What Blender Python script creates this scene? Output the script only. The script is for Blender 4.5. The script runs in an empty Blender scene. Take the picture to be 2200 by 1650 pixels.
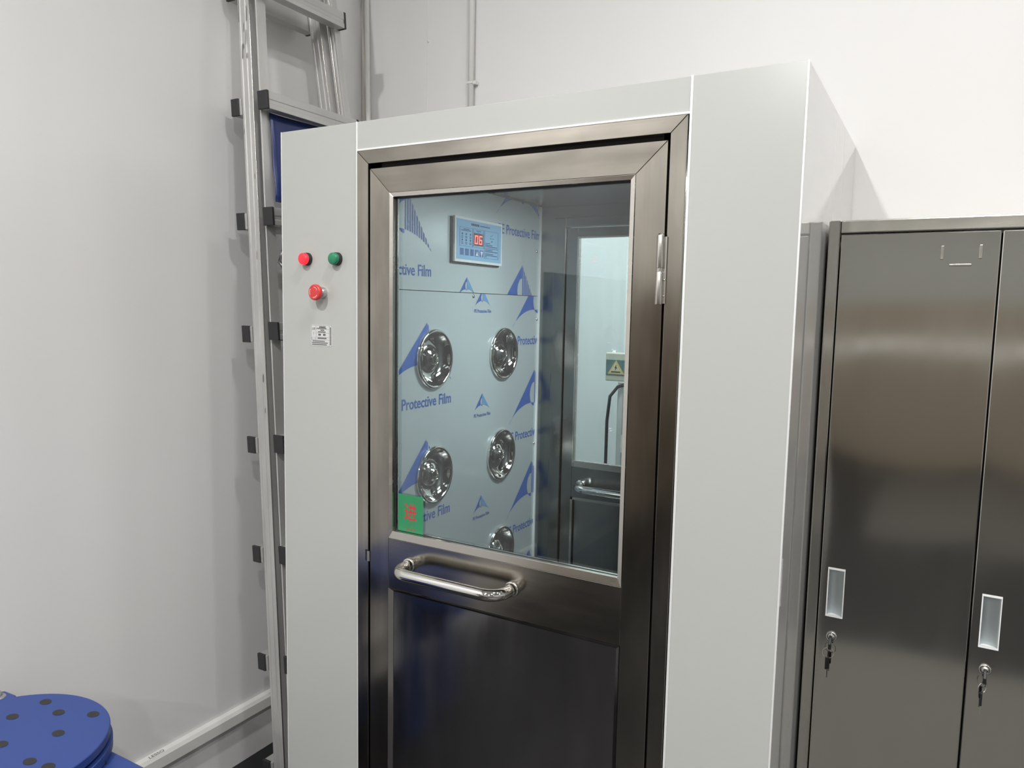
import bpy, bmesh, math, random
from mathutils import Vector, Matrix
random.seed(4)
PI = math.pi
SC = bpy.context.scene
COL = SC.collection

# ------------------------------------------------------------------ camera
def cam_rotation(a, b, c):
    Rz = Matrix.Rotation(a, 3, 'Z'); Rx = Matrix.Rotation(b, 3, 'X')
    B = Matrix(((1, 0, 0), (0, 0, -1), (0, 1, 0)))
    return Rz @ Rx @ B @ Matrix.Rotation(c, 3, 'Z')
cd = bpy.data.cameras.new('camera'); cam = bpy.data.objects.new('camera', cd); COL.objects.link(cam)
cam.matrix_world = Matrix.Translation((0, -1.5, 1.593)) @ cam_rotation(0.519862, -0.101229, 0.019091).to_4x4()
cd.sensor_fit = 'HORIZONTAL'; cd.sensor_width = 36; cd.lens = 36 * 1614.0 / 2200; cd.clip_start = 0.02
SC.camera = cam

# ------------------------------------------------------------------ world, light, exposure
SC.view_settings.view_transform = 'Standard'; SC.view_settings.look = 'None'
SC.view_settings.gamma = 1.0; SC.view_settings.use_curve_mapping = False
SC.view_settings.exposure = 0.1
w = bpy.data.worlds.new('world'); SC.world = w; w.use_nodes = True
w.node_tree.nodes['Background'].inputs[0].default_value = (0.8, 0.88, 1, 1)
w.node_tree.nodes['Background'].inputs[1].default_value = 0.1
SC.cycles.max_bounces = 10; SC.cycles.diffuse_bounces = 5; SC.cycles.glossy_bounces = 6; SC.cycles.transparent_max_bounces = 16

def area(name, loc, sx, sy, power, color=(1, 1, 1), rot=(0, 0, 0), spread=PI):
    l = bpy.data.lights.new(name, 'AREA'); l.shape = 'RECTANGLE'; l.size = sx; l.size_y = sy
    l.energy = power; l.color = color; l.spread = spread
    o = bpy.data.objects.new(name, l); COL.objects.link(o); o.location = loc; o.rotation_euler = rot
    return o
CEIL = 3.7
WARM = (1.0, 0.985, 0.968)
area('ceiling_lamp', (0.95, -0.55, CEIL - .03), .14, .14, 11, WARM)
area('ceiling_lamp', (0.15, -0.80, CEIL - .03), .14, .14, 26, WARM)
area('ceiling_lamp', (-1.0, -2.5, CEIL - .03), .14, .14, 86, WARM)
area('ceiling_lamp', (0.9, -2.7, CEIL - .03), .14, .14, 50, WARM)
area('ceiling_lamp', (3.0, -1.0, CEIL - .03), .14, .14, 18, WARM)
area('ceiling_lamp', (3.0, -4.5, CEIL - .03), .14, .14, 55, WARM)
area('ceiling_lamp', (0.9, -5.0, CEIL - .03), .14, .14, 60, WARM)
area('ceiling_lamp', (-1.0, -5.0, CEIL - .03), .14, .14, 50, WARM)
area('far_room_side_lamp', (-2.46, .90, 1.55), .14, 1.0, 9, (.93, 1, 1), (PI / 2, 0, 0))  # added upright light without a fixture, meant to streak the glossy far wall
area('booth_lamp', (-0.60, 0.40, 1.93), .16, .28, 8.5, (.92, .98, 1.0))
area('far_room_lamp', (-1.6, 1.9, CEIL - .03), .6, .6, 62, (.93, 1, 1))
area('far_room_lamp', (-0.4, 1.6, CEIL - .03), .14, .14, 30, (.93, 1, 1))

# ------------------------------------------------------------------ materials
def nodes(name):
    m = bpy.data.materials.new(name); m.use_nodes = True
    nt = m.node_tree; return m, nt, nt.nodes['Principled BSDF']
def setp(b, **k):
    for key, v in k.items():
        b.inputs[key.replace('_', ' ')].default_value = v if not isinstance(v, tuple) or len(v) == 4 else (*v, 1)
def plain(name, col, rough=.5, metal=0.0, **k):
    m, nt, b = nodes(name); setp(b, Base_Color=col, Roughness=rough, Metallic=metal, **k); return m
def coords(nt, scale, rot=(0, 0, 0)):
    tc = nt.nodes.new('ShaderNodeTexCoord'); mp = nt.nodes.new('ShaderNodeMapping')
    mp.inputs['Scale'].default_value = scale; mp.inputs['Rotation'].default_value = rot
    nt.links.new(tc.outputs['Object'], mp.inputs[0]); return mp
def noise(nt, mp, sc=1, det=3, rough=.5):
    n = nt.nodes.new('ShaderNodeTexNoise'); n.inputs['Scale'].default_value = sc
    n.inputs['Detail'].default_value = det; n.inputs['Roughness'].default_value = rough
    nt.links.new(mp.outputs[0], n.inputs['Vector']); return n
def ramp(nt, src, a, b, lo=.3, hi=.7):
    r = nt.nodes.new('ShaderNodeMapRange'); r.inputs[1].default_value = lo; r.inputs[2].default_value = hi
    r.inputs[3].default_value = a; r.inputs[4].default_value = b
    nt.links.new(src, r.inputs[0]); return r
def mixcol(nt, fac, c1, c2):
    x = nt.nodes.new('ShaderNodeMix'); x.data_type = 'RGBA'
    nt.links.new(fac, x.inputs[0]); x.inputs[6].default_value = (*c1, 1); x.inputs[7].default_value = (*c2, 1); return x
def bump(nt, b, src, strength, dist, prev=None):
    u = nt.nodes.new('ShaderNodeBump'); u.inputs['Strength'].default_value = strength; u.inputs['Distance'].default_value = dist
    nt.links.new(src, u.inputs['Height'])
    if prev: nt.links.new(prev.outputs[0], u.inputs['Normal'])
    nt.links.new(u.outputs[0], b.inputs['Normal']); return u

def painted(name, col, rough, var=.03, wave=0.0, wscale=(1, 1, 1), spec=.5, stain=0.0):
    m, nt, b = nodes(name); setp(b, Roughness=rough, Specular_IOR_Level=spec)
    n = noise(nt, coords(nt, (1.3, 1.3, 1.3)), 1.5, 5)
    d = tuple(c * (1 - var) for c in col)
    mx = mixcol(nt, ramp(nt, n.outputs[0], 0, 1).outputs[0], d, col)
    nt.links.new(mx.outputs[2], b.inputs['Base Color'])
    if wave:
        n2 = noise(nt, coords(nt, wscale), 1, 2); bump(nt, b, n2.outputs[0], 1.0, wave)
    return m
def brushed(name, col, rough=.28, axis='z', stain=.25, wave=0.0, wscale=(2, 2, 2), fine=.00004, vr=.06):
    m, nt, b = nodes(name); setp(b, Metallic=1.0)
    st = {'z': (260, 260, 3), 'x': (3, 260, 260), 'y': (260, 3, 260)}[axis]
    g = noise(nt, coords(nt, st), 1, 3)
    s = noise(nt, coords(nt, tuple({'z': (14, 14, 4), 'x': (4, 14, 14), 'y': (14, 4, 14)}[axis])), 1, 3, .5)
    s2 = noise(nt, coords(nt, tuple(v / 14 for v in st)), 1, 4, .6)
    dark = tuple(c * (1 - stain) for c in col)
    ad = nt.nodes.new('ShaderNodeMath'); ad.operation = 'MULTIPLY'
    nt.links.new(ramp(nt, s.outputs[0], 0, 1, .25, .7).outputs[0], ad.inputs[0]); nt.links.new(ramp(nt, s2.outputs[0], .3, 1, .25, .65).outputs[0], ad.inputs[1])
    mx = mixcol(nt, ad.outputs[0], dark, col); nt.links.new(mx.outputs[2], b.inputs['Base Color'])
    r = ramp(nt, s.outputs[0], rough - vr, rough + vr); nt.links.new(r.outputs[0], b.inputs['Roughness'])
    u = bump(nt, b, g.outputs[0], .5, fine) if fine else None
    if wave:
        n2 = noise(nt, coords(nt, wscale), 1, 1); bump(nt, b, n2.outputs[0], 1.0, wave, u)
    return m
def arch_glass(name, tint):
    m, nt, b = nodes(name); nt.nodes.remove(b)
    o = nt.nodes['Material Output']; t = nt.nodes.new('ShaderNodeBsdfTransparent'); g = nt.nodes.new('ShaderNodeBsdfGlossy')
    f = nt.nodes.new('ShaderNodeFresnel'); x = nt.nodes.new('ShaderNodeMixShader')
    t.inputs[0].default_value = (*tint, 1); g.inputs['Roughness'].default_value = .015; f.inputs[0].default_value = 1.5
    nt.links.new(f.outputs[0], x.inputs[0]); nt.links.new(t.outputs[0], x.inputs[1]); nt.links.new(g.outputs[0], x.inputs[2])
    nt.links.new(x.outputs[0], o.inputs[0]); return m
def glow(name, col, strength, base=(0, 0, 0)):
    return plain(name, base, .3, 0, Emission_Color=col, Emission_Strength=strength)

M = {}
M['wall'] = painted('wall_paint', (.71, .705, .70), .22, .03, .007, (3.2, 3.2, .35))
M['wall_back'] = painted('wall_back_paint', (.70, .695, .69), .45, .02, .002, (2.2, 2.2, .5))
M['wall_plain'] = painted('far_wall_paint', (.6, .6, .6), .5)
M['wall_brown'] = painted('dado_paint', (.25, .215, .17), .6)
M['wall_dark'] = painted('dark_dado_paint', (.15, .125, .10), .6)
M['ceiling'] = painted('ceiling_paint', (.6, .6, .58), .6)
M['floor'] = painted('floor_epoxy', (.016, .017, .019), .45, .3, spec=.25)
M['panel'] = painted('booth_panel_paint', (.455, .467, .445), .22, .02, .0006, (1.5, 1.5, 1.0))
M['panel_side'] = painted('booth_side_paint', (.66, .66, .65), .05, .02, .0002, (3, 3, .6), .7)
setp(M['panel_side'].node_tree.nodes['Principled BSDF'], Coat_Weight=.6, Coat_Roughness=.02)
M['alu_edge'] = plain('bright_aluminium_edge', (.85, .86, .86), .35, .3)
M['steel_v'] = brushed('brushed_steel_vertical', (.49, .458, .402), .16, 'z', .42, vr=.03)
M['steel_h'] = brushed('brushed_steel_horizontal', (.47, .438, .385), .18, 'x', .5, vr=.03)
M['steel_bead'] = brushed('steel_bead', (.70, .67, .62), .25, 'x', .15)
M['steel_kick'] = brushed('kick_panel_steel', (.42, .41, .40), .16, 'z', .1, .0006, (3, 3, 3))
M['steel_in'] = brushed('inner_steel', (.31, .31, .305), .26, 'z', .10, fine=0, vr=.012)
M['chrome'] = plain('polished_chrome', (.78, .77, .74), .05, 1)
M['hinge'] = plain('satin_steel', (.62, .6, .56), .25, 1)
M['locker'] = brushed('locker_steel', (.50, .486, .452), .10, 'z', .04, .022, (1.7, 1.7, 1.5), .00002, .02)
M['locker_h'] = brushed('locker_rail_steel', (.58, .56, .51), .24, 'x', .06)
M['black'] = plain('black_gap', (.006, .006, .007), .6)
M['rubber'] = plain('black_rubber', (.02, .02, .022), .5)
M['glass'] = arch_glass('door_glass', (.92, .96, .958))
M['film'] = painted('film_base', (.56, .63, .65), .25, .05, .0012, (7, 7, 1.2))
M['film'].node_tree.nodes['Principled BSDF'].inputs['Metallic'].default_value = .25
M['print'] = plain('film_blue_print', (.018, .10, .42), .35)
M['print_light'] = plain('film_pale_blue_print', (.13, .31, .55), .35)
M['white'] = plain('white_plastic', (.78, .80, .80), .35)
M['cup'] = plain('handle_cup_plastic', (.62, .68, .70), .4)
M['panel_blue'] = plain('membrane_blue', (.27, .50, .74), .4)
M['panel_ink'] = plain('membrane_ink', (.06, .13, .27), .4)
M['key_ink'] = plain('membrane_key', (.07, .17, .42), .4)
M['display'] = plain('display_window', (.07, .045, .03), .3)
M['digit'] = glow('display_digits', (1, .10, .10), 3.0)
M['lamp_red'] = glow('red_lamp_lens', (1, .02, .04), .9, (.8, .02, .03))
M['lamp_green'] = plain('green_lamp_lens', (.02, .22, .11), .25)
M['estop'] = plain('red_mushroom', (.62, .05, .05), .35)
M['estop_mark'] = plain('mushroom_arrows', (.85, .45, .45), .4)
M['silver'] = plain('silver_collar', (.6, .6, .6), .3, .9)
M['green'] = plain('green_sticker', (.03, .24, .10), .45)
M['red_ink'] = plain('red_ink', (.55, .035, .05), .45)
M['brown_ink'] = plain('faded_red_ink', (.24, .10, .07), .5)
M['paper'] = plain('sticker_paper', (.62, .63, .62), .35)
M['ink'] = plain('black_ink', (.03, .03, .03), .5)
M['ladder'] = brushed('ladder_aluminium', (.66, .655, .64), .45, 'z', .22, 0, (2, 2, 2), .00004)
M['ladder'].node_tree.nodes['Principled BSDF'].inputs['Metallic'].default_value = .55
M['ladder_y'] = brushed('ladder_rung_aluminium', (.60, .595, .58), .45, 'y', .22, 0, (2, 2, 2), .00004)
M['ladder_y'].node_tree.nodes['Principled BSDF'].inputs['Metallic'].default_value = .55
M['mark'] = plain('black_scuff', (.03, .03, .03), .7)
M['cap'] = plain('black_rung_cap', (.022, .022, .024), .55)
M['sheet'] = plain('dark_blue_plastic', (.012, .026, .12), .3)
M['blue'] = painted('machine_blue', (.024, .055, .23), .38, .04)
M['pvc'] = plain('white_pvc', (.66, .655, .63), .35)
M['duct'] = plain('grey_white_duct', (.52, .50, .47), .4)
M['cream'] = plain('cream_box', (.52, .50, .42), .4)
M['warn'] = plain('warning_yellow', (.55, .42, .18), .5)
M['key_black'] = plain('key_head_plastic', (.012, .012, .014), .35)

# ------------------------------------------------------------------ mesh helpers
def bm_box(bm, x0, x1, y0, y1, z0, z1, mi=0):
    vs = [bm.verts.new((x, y, z)) for z in (z0, z1) for y in (y0, y1) for x in (x0, x1)]
    for f in ((0, 2, 3, 1), (4, 5, 7, 6), (0, 1, 5, 4), (2, 6, 7, 3), (0, 4, 6, 2), (1, 3, 7, 5)):
        fc = bm.faces.new([vs[i] for i in f]); fc.material_index = mi
def frame_of(axis):
    return {'x': (Vector((0, 1, 0)), Vector((0, 0, 1)), Vector((1, 0, 0))),
            'y': (Vector((1, 0, 0)), Vector((0, 0, 1)), Vector((0, -1, 0))),
            'z': (Vector((1, 0, 0)), Vector((0, 1, 0)), Vector((0, 0, 1)))}[axis]
def bm_prism(bm, poly, axis, a0, a1, mi=0):
    """poly: 2-D points; axis x -> (y,z), y -> (x,z), z -> (x,y); a0,a1: extent along the axis"""
    def P(u, v, a):
        return {'x': (a, u, v), 'y': (u, a, v), 'z': (u, v, a)}[axis]
    A = [bm.verts.new(P(u, v, a0)) for u, v in poly]; B = [bm.verts.new(P(u, v, a1)) for u, v in poly]
    fs = [bm.faces.new(A), bm.faces.new(B[::-1])]
    n = len(poly)
    for i in range(n): fs.append(bm.faces.new([A[i], B[i], B[(i + 1) % n], A[(i + 1) % n]]))
    for f in fs: f.material_index = mi
def bm_lathe(bm, prof, origin, axis, seg=48, mi=0, smooth=True, close=True):
    """prof: (radius, height along axis)"""
    u, v, n = frame_of(axis) if isinstance(axis, str) else axis
    rings = []
    for r, h in prof:
        if r < 1e-6: rings.append([bm.verts.new(Vector(origin) + n * h)])
        else: rings.append([bm.verts.new(Vector(origin) + n * h + u * r * math.cos(2 * PI * i / seg) + v * r * math.sin(2 * PI * i / seg)) for i in range(seg)])
    for A, B in zip(rings[:-1], rings[1:]):
        for i in range(seg):
            j = (i + 1) % seg
            q = [A[i % len(A)], A[j % len(A)], B[j % len(B)], B[i % len(B)]]
            q = list(dict.fromkeys(q))
            if len(q) > 2:
                f = bm.faces.new(q); f.material_index = mi; f.smooth = smooth
def bm_tube(bm, pts, r, seg=16, mi=0, closed=False, caps=True):
    pts = [Vector(p) for p in pts]; n = len(pts); rings = []; up = None
    for i, p in enumerate(pts):
        if closed: t = (pts[(i + 1) % n] - pts[i - 1]).normalized()
        else: t = (pts[min(i + 1, n - 1)] - pts[max(i - 1, 0)]).normalized()
        if up is None: up = t.orthogonal().normalized()
        up = (up - t * up.dot(t)).normalized(); side = t.cross(up)
        rr = r[i] if isinstance(r, (list, tuple)) else r
        rings.append([bm.verts.new(p + up * rr * math.cos(2 * PI * k / seg) + side * rr * math.sin(2 * PI * k / seg)) for k in range(seg)])
    pr = list(zip(rings, rings[1:])) + ([(rings[-1], rings[0])] if closed else [])
    for A, B in pr:
        for k in range(seg):
            f = bm.faces.new([A[k], A[(k + 1) % seg], B[(k + 1) % seg], B[k]]); f.smooth = True; f.material_index = mi
    if caps and not closed:
        bm.faces.new(rings[0][::-1]).material_index = mi; bm.faces.new(rings[-1]).material_index = mi
def arc_pts(c, r, a0, a1, n):
    return [(c[0] + r * math.cos(a0 + (a1 - a0) * i / n), c[1] + r * math.sin(a0 + (a1 - a0) * i / n)) for i in range(n + 1)]
def link(name, bm, mats, parent=None, bevel=0, label=None, normals=True, seg=2):
    if normals: bmesh.ops.recalc_face_normals(bm, faces=bm.faces)
    me = bpy.data.meshes.new(name); bm.to_mesh(me); bm.free()
    for m in (mats if isinstance(mats, (list, tuple)) else [mats]): me.materials.append(M[m] if isinstance(m, str) else m)
    o = bpy.data.objects.new(name, me); COL.objects.link(o)
    # move the origin to the centre of the mesh
    co = [v.co for v in me.vertices]
    c = Vector([(min(v[i] for v in co) + max(v[i] for v in co)) / 2 for i in range(3)])
    me.transform(Matrix.Translation(-c)); o.location = c
    if parent:
        o.parent = parent; o.matrix_parent_inverse = world_of(parent).inverted()
    if bevel:
        b = o.modifiers.new('bevel', 'BEVEL'); b.width = bevel; b.segments = seg; b.limit_method = 'ANGLE'; b.angle_limit = math.radians(40)
        b.harden_normals = False
    if label: o['label'] = label
    return o
def world_of(o):
    m = Matrix.Translation(o.location) @ o.rotation_euler.to_matrix().to_4x4()
    # children carry world-space coordinates thanks to matrix_parent_inverse, so this holds at every level
    return m
def box(name, dims, mats, parent=None, bevel=0, label=None):
    bm = bmesh.new(); bm_box(bm, *dims); return link(name, bm, mats, parent, bevel, label)
def thing(name, label, cat, loc, group=None):
    o = bpy.data.objects.new(name, None); COL.objects.link(o); o.location = loc; o.empty_display_size = .1
    o['label'] = label; o['category'] = cat
    if group: o['group'] = group
    return o
def tag(o, label, cat, group=None):
    o['label'] = label; o['category'] = cat
    if group: o['group'] = group
    return o
def struct(o): o['kind'] = 'structure'; return o

_fontcache = {}
def text_polys(body, bold=0.0):
    """list of triangles of a text, normalised so that x runs 0..1 and cap height is 1 (returned with its native aspect)"""
    key = (body, bold)
    if key in _fontcache: return _fontcache[key]
    cu = bpy.data.curves.new('t', 'FONT'); cu.body = body; cu.size = 1; cu.offset = bold; cu.resolution_u = 3
    o = bpy.data.objects.new('t', cu); COL.objects.link(o)
    bpy.context.view_layer.update()
    dg = bpy.context.evaluated_depsgraph_get(); me = o.evaluated_get(dg).to_mesh()
    me.calc_loop_triangles()
    tris = [[(me.vertices[i].co.x, me.vertices[i].co.y) for i in t.vertices] for t in me.loop_triangles]
    o.evaluated_get(dg).to_mesh_clear(); bpy.data.objects.remove(o); bpy.data.curves.remove(cu)
    xs = [p[0] for t in tris for p in t] or [0, 1]; ys = [p[1] for t in tris for p in t] or [0, 1]
    x0, x1, y0, y1 = min(xs), max(xs), min(ys), max(ys)
    tris = [[((x - x0) / (x1 - x0), (y - y0) / (y1 - y0)) for x, y in t] for t in tris]
    _fontcache[key] = tris; return tris
def bm_flat(bm, poly, fn, mi=0):
    try:
        f = bm.faces.new([bm.verts.new(fn(u, v)) for u, v in poly]); f.material_index = mi
    except ValueError: pass
def bm_text(bm, body, u0, v0, wd, ht, fn, mi=0, bold=0.0):
    for t in text_polys(body, bold): bm_flat(bm, [(u0 + x * wd, v0 + y * ht) for x, y in t], fn, mi)
def rect(u0, v0, u1, v1): return [(u0, v0), (u1, v0), (u1, v1), (u0, v1)]
def outline(bm, u0, v0, u1, v1, t, fn, mi):
    for r in (rect(u0, v0, u1, v0 + t), rect(u0, v1 - t, u1, v1), rect(u0, v0 + t, u0 + t, v1 - t), rect(u1 - t, v0 + t, u1, v1 - t)): bm_flat(bm, r, fn, mi)

# ================================================================== SETTING
XW, YB = -2.024, 0.815
ZTOP = 2.054
R1 = 5.0
bm = bmesh.new(); bm_box(bm, XW - .3, R1 + .2, -7.2, YB, -.1, 0); bm_box(bm, XW - 1, 1.6, YB, 3.1, -.1, 0)
struct(link('floor', bm, 'floor'))
struct(box('ceiling', (XW - 1.2, R1 + .2, -7.2, 3.1, CEIL, CEIL + .1), 'ceiling'))
struct(box('wall_left', (XW - .1, XW, -7.1, YB, 0, CEIL), 'wall'))
bm = bmesh.new()   # back wall with the opening the booth leads through
for d in ((XW - .1, -1.20, 0, CEIL), (-.36, R1, 0, CEIL), (-1.20, -.36, 1.95, CEIL)): bm_box(bm, d[0], d[1], YB, YB + .06, d[2], d[3])
struct(link('wall_back', bm, 'wall_back'))
bm = bmesh.new(); bm_box(bm, XW - .1, R1, -7.1, -7.0, 0, CEIL); struct(link('wall_front', bm, painted('front_wall_paint', (.29, .30, .285), .5)))
struct(box('trim_1', (XW, R1, -7.0, -6.95, 0, 1.80), 'wall_brown'))  # added brown band behind the camera, shapes reflections in the steel
struct(box('trim_3', (XW, XW + .03, -6.95, -2.35, 0, 1.80), 'wall_dark'))  # added dark band, out of view, darkens the door's reflections
struct(box('trim_4', (XW + .03, R1, -6.95, -6.92, 1.10, 1.32), 'pvc'))  # added pale band, out of view, for a light stripe in the locker steel
struct(box('wall_right', (R1, R1 + .1, -7.1, YB, 0, CEIL), 'wall_plain'))
bm = bmesh.new(); bm_box(bm, XW - 1, 1.6, 3.0, 3.1, 0, CEIL); struct(link('wall_far', bm, painted('far_glossy_paint', (.62, .63, .63), .16, .03, .012, (4.5, 4.5, .4))))
struct(box('wall_far_left', (XW - 1.1, XW - 1, YB, 3.1, 0, CEIL), 'wall_plain'))
struct(box('wall_far_right', (1.6, 1.7, YB, 3.1, 0, CEIL), 'wall_plain'))
M['walkway_far'] = painted('far_walkway_epoxy', (.06, .058, .054), .5)
M['walkway'] = painted('walkway_epoxy', (.10, .098, .09), .5)
struct(box('floor_walkway', (-.45, 3.0, -2.0, -.2, 0, .002), 'walkway')); struct(box('floor_strip', (-.45, 3.0, -6.9, -3.4, 0, .002), 'walkway_far'))  # added paler floor patches, unseen, lift the lower locker reflections
# silicone joint on the back wall
bm = bmesh.new()
z = 2.1
while z < CEIL - .1:
    l = random.uniform(.05, .2); bm_box(bm, -1.7085 + random.uniform(-.001, .001), -1.7065, YB - .0015, YB, z, z + l); z += l + .004
bm_lathe(bm, [(0, .004), (.004, .003), (.005, 0)], (-1.704, YB, 2.555), 'y', 12)
struct(link('trim_2', bm, 'wall_back'))

# wall trunking along the left wall
bm = bmesh.new(); bm_prism(bm, [(XW, .160), (XW + .022, .160), (XW + .024, .162), (XW + .024, .196), (XW + .017, .207), (XW, .210)], 'y', -2.3, .55)
t = thing('cable_trunking', 'white plastic cable trunking running low along the left wall', 'cable trunking', (XW + .012, -.1, .16))
link('trunking_body', bm, 'pvc', t, .001)
bm = bmesh.new()
bm_text(bm, 'LESSO', 0, 0, .05, 1, lambda u, v: (XW + .0175 - .010 * v, -.165 + u, .2075 + .0018 * v), 0)
link('printed_lettering', bm, 'ink', t, normals=False)

# corner duct and conduit on the back wall
def conduit(name, label, x0, x1, r, m, z0, z1, y):
    t = thing(name, label, 'pipe', (x1, y, z0))
    bm = bmesh.new(); bm_tube(bm, [(x0, y, z1), (x1, y, z0)], r, 20); link('tube', bm, m, t)
    return t
t = conduit('conduit_pipe', 'white plastic conduit on the back wall behind the booth top, with a clip', -1.506, -1.506, .0105, 'pvc', ZTOP + .002, CEIL, YB - .016)
bm = bmesh.new(); bm_box(bm, -1.498, -1.484, YB - .022, YB - .001, 2.372, 2.384); bm_box(bm, -1.519, -1.494, YB - .0275, YB, 2.374, 2.382)
link('pipe_clip', bm, 'pvc', t, .001)
t = thing('corner_duct', 'flat ribbed white duct standing in the wall corner right of the ladder', 'duct', (-1.97, YB - .02, 0))
bm = bmesh.new()
bm_prism(bm, [(-2.0, 0), (-1.945, 0), (-1.998, CEIL), (-2.016, CEIL)], 'y', YB - .012, YB)
link('back_plate', bm, 'duct', t, .002)
bm = bmesh.new(); bm_tube(bm, [(-1.940, YB - .014, .02), (-2.00, YB - .014, CEIL)], .0095, 16); link('tube', bm, 'pvc', t)

# ================================================================== BOOTH
XL, XR, ZT, D = -1.5946, -.2461, 2.054, .812
SL, SR = -1.3235, -.4642           # door frame / pier joints
booth = thing('air_shower_booth', 'pale grey air shower cabin with a stainless steel door and glass window', 'air shower', ((XL + XR) / 2, D / 2, 0))
def bp(name, dims, mats, bevel=0, label=None): return box(name, dims, mats, booth, bevel, label)
bp('front_pier', (XL, SL - .002, 0, .045, 0, ZT), 'panel', .002)
bp('front_pier', (SR + .002, XR, 0, .006, 0, ZT), 'panel', .001)
bp('header_panel', (SL, SR, 0, .045, 1.984, ZT), 'panel', .0015)
bp('side_panel', (XL, XL + .04, .046, D, 0, ZT), 'panel')
bp('side_panel', (XR - .04, XR, .0065, .565, 0, ZT), 'panel_side', .0008)
bp('side_panel', (XR - .04, XR, .5665, D, 0, ZT), 'panel_side', .0008)
bp('roof', (XL + .04, XR - .04, .046, D, ZT - .04, ZT), 'panel')
bm = bmesh.new()
bm_box(bm, XL + .04, -1.150, .782, D, 0, ZT - .04); bm_box(bm, -.42, XR - .04, .782, D, 0, ZT - .04); bm_box(bm, -1.150, -.42, .782, D, 1.892, ZT - .04)
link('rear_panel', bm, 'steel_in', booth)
# aluminium joint strips
bm = bmesh.new()
bm_box(bm, SL - .0035, SL + .0005, -.0025, .002, 0, ZT); bm_box(bm, SR - .0005, SR + .0045, -.0025, .002, 0, ZT)
bm_box(bm, SL, SR, -.0025, .002, 1.981, 1.9855); bm_box(bm, XR - .0025, XR + .0012, -.0012, .003, 0, ZT)
bm_box(bm, XL - .001, XL + .0012, -.001, .003, 0, ZT)
link('edge_trim', bm, 'alu_edge', booth, .0006, 'thin bright aluminium joint strips')
# outer stainless frame, mitred
FL, FR, FT = -1.3225, -.4668, 1.9805
IL, IR, IT = -1.2858, -.5012, 1.9470
YF = -.004
for nm, poly, mt in (('door_frame', [(FL, 0), (IL, 0), (IL, IT - .0004), (FL, FT - .0004)], 'steel_v'),
                     ('door_frame', [(FR, 0), (FR, FT - .0004), (IR, IT - .0004), (IR, 0)], 'steel_v'),
                     ('door_frame', [(FL + .0004, FT), (IL + .0004, IT), (IR - .0004, IT), (FR - .0004, FT)], 'steel_h')):
    bm = bmesh.new(); bm_prism(bm, poly, 'y', YF, .045); link(nm, bm, mt, booth, .0009)
bm = bmesh.new()
bm_box(bm, IL - .002, IL + .022, .022, .034, 0, IT); bm_box(bm, IR - .022, IR + .002, .022, .034, 0, IT); bm_box(bm, IL, IR, .022, .034, IT - .03, IT + .002)
link('door_gasket', bm, 'black', booth, 0, 'black rubber gasket in the door gap')
# latch strike at the left of the door
bm = bmesh.new(); bm_box(bm, IL - .0095, IL - .0005, YF - .0006, YF + .003, .917, .947, 0); bm_box(bm, IL - .003, IL + .0045, YF - .0016, YF + .004, .917, .944, 1)
link('latch_strike', bm, ['black', 'hinge'], booth)
# hinge
t = bmesh.new()
hx, hy = -.5105, -.0125
bm_lathe(t, [(0, 0), (.0075, 0), (.0078, .001), (.0078, .0655), (.0075, .0662), (0, .0662)], (hx, hy, 1.605), 'z', 24)
bm_lathe(t, [(.0068, 0), (.0068, .0075)], (hx, hy, 1.6712), 'z', 24)
bm_lathe(t, [(0, 0), (.0075, 0), (.0078, .001), (.0078, .0655), (.0075, .0665), (.0055, .0672), (.0055, .0695), (0, .0695)], (hx, hy, 1.6787), 'z', 24)
bm_box(t, hx, hx + .012, -.0085, .004, 1.607, 1.742)
for zz in (1.655, 1.622): bm_lathe(t, [(0, .0025), (.0015, .002), (.0018, 0)], (hx + .0095, -.0085, zz), 'y', 10)
link('hinge', t, 'hinge', booth, 0, 'satin steel butt hinge')

# ---- front door leaf
LL, LR, LT = -1.2815, -.5064, 1.9340
GL, GR, GT, GB = -1.2075, -.5835, 1.8612, 1.0105   # visible glass
BL, BR, BT, BB = -1.2190, -.5725, 1.8720, .9905    # bead outer
PT = .858
Y0, Y1 = -.002, .020
door = None
bm = bmesh.new()
bm_prism(bm, [(LL, .01), (BL, .01), (BL, BT - .0003), (LL, LT - .0003)], 'y', Y0, Y1, 0)
bm_prism(bm, [(LR, .01), (LR, LT - .0003), (BR, BT - .0003), (BR, .01)], 'y', Y0, Y1, 0)
bm_prism(bm, [(LL + .0006, LT), (BL + .0006, BT), (BR - .0006, BT), (LR - .0006, LT)], 'y', Y0, Y1, 1)
bm_box(bm, BL + .0005, BR - .0005, Y0, Y1, PT, BB, 1)
door = link('front_door', bm, ['steel_v', 'steel_h'], booth, .0007, 'brushed stainless steel door leaf')
def dp(name, bm, mats, bevel=0, label=None, **k): return link(name, bm, mats, door, bevel, label, **k)
bm = bmesh.new()   # bead, mitred, sloping to the glass
def mitre_ring(bm, o, i, ya, yb, mi=0):
    (ol, orr, ob, ot), (il, ir, ib, it) = o, i
    O = [(ol, ob), (orr, ob), (orr, ot), (ol, ot)]; I = [(il, ib), (ir, ib), (ir, it), (il, it)]
    for k in range(4):
        j = (k + 1) % 4
        vs = []
        for (u, v), y in ((O[k], ya), (O[j], ya), (I[j], yb), (I[k], yb)): vs.append(bm.verts.new((u, y, v)))
        ws = [bm.verts.new((v.co.x, .0215, v.co.z)) for v in vs]
        for a in ((0, 1, 2, 3),): bm.faces.new([vs[q] for q in a]).material_index = mi
        for a in range(4): bm.faces.new([vs[a], vs[(a + 1) % 4], ws[(a + 1) % 4], ws[a]]).material_index = mi
mitre_ring(bm, (BL + .0008, BR - .0008, BB + .0008, BT - .0008), (GL, GR, GB, GT), -.0035, -.0015)
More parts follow.
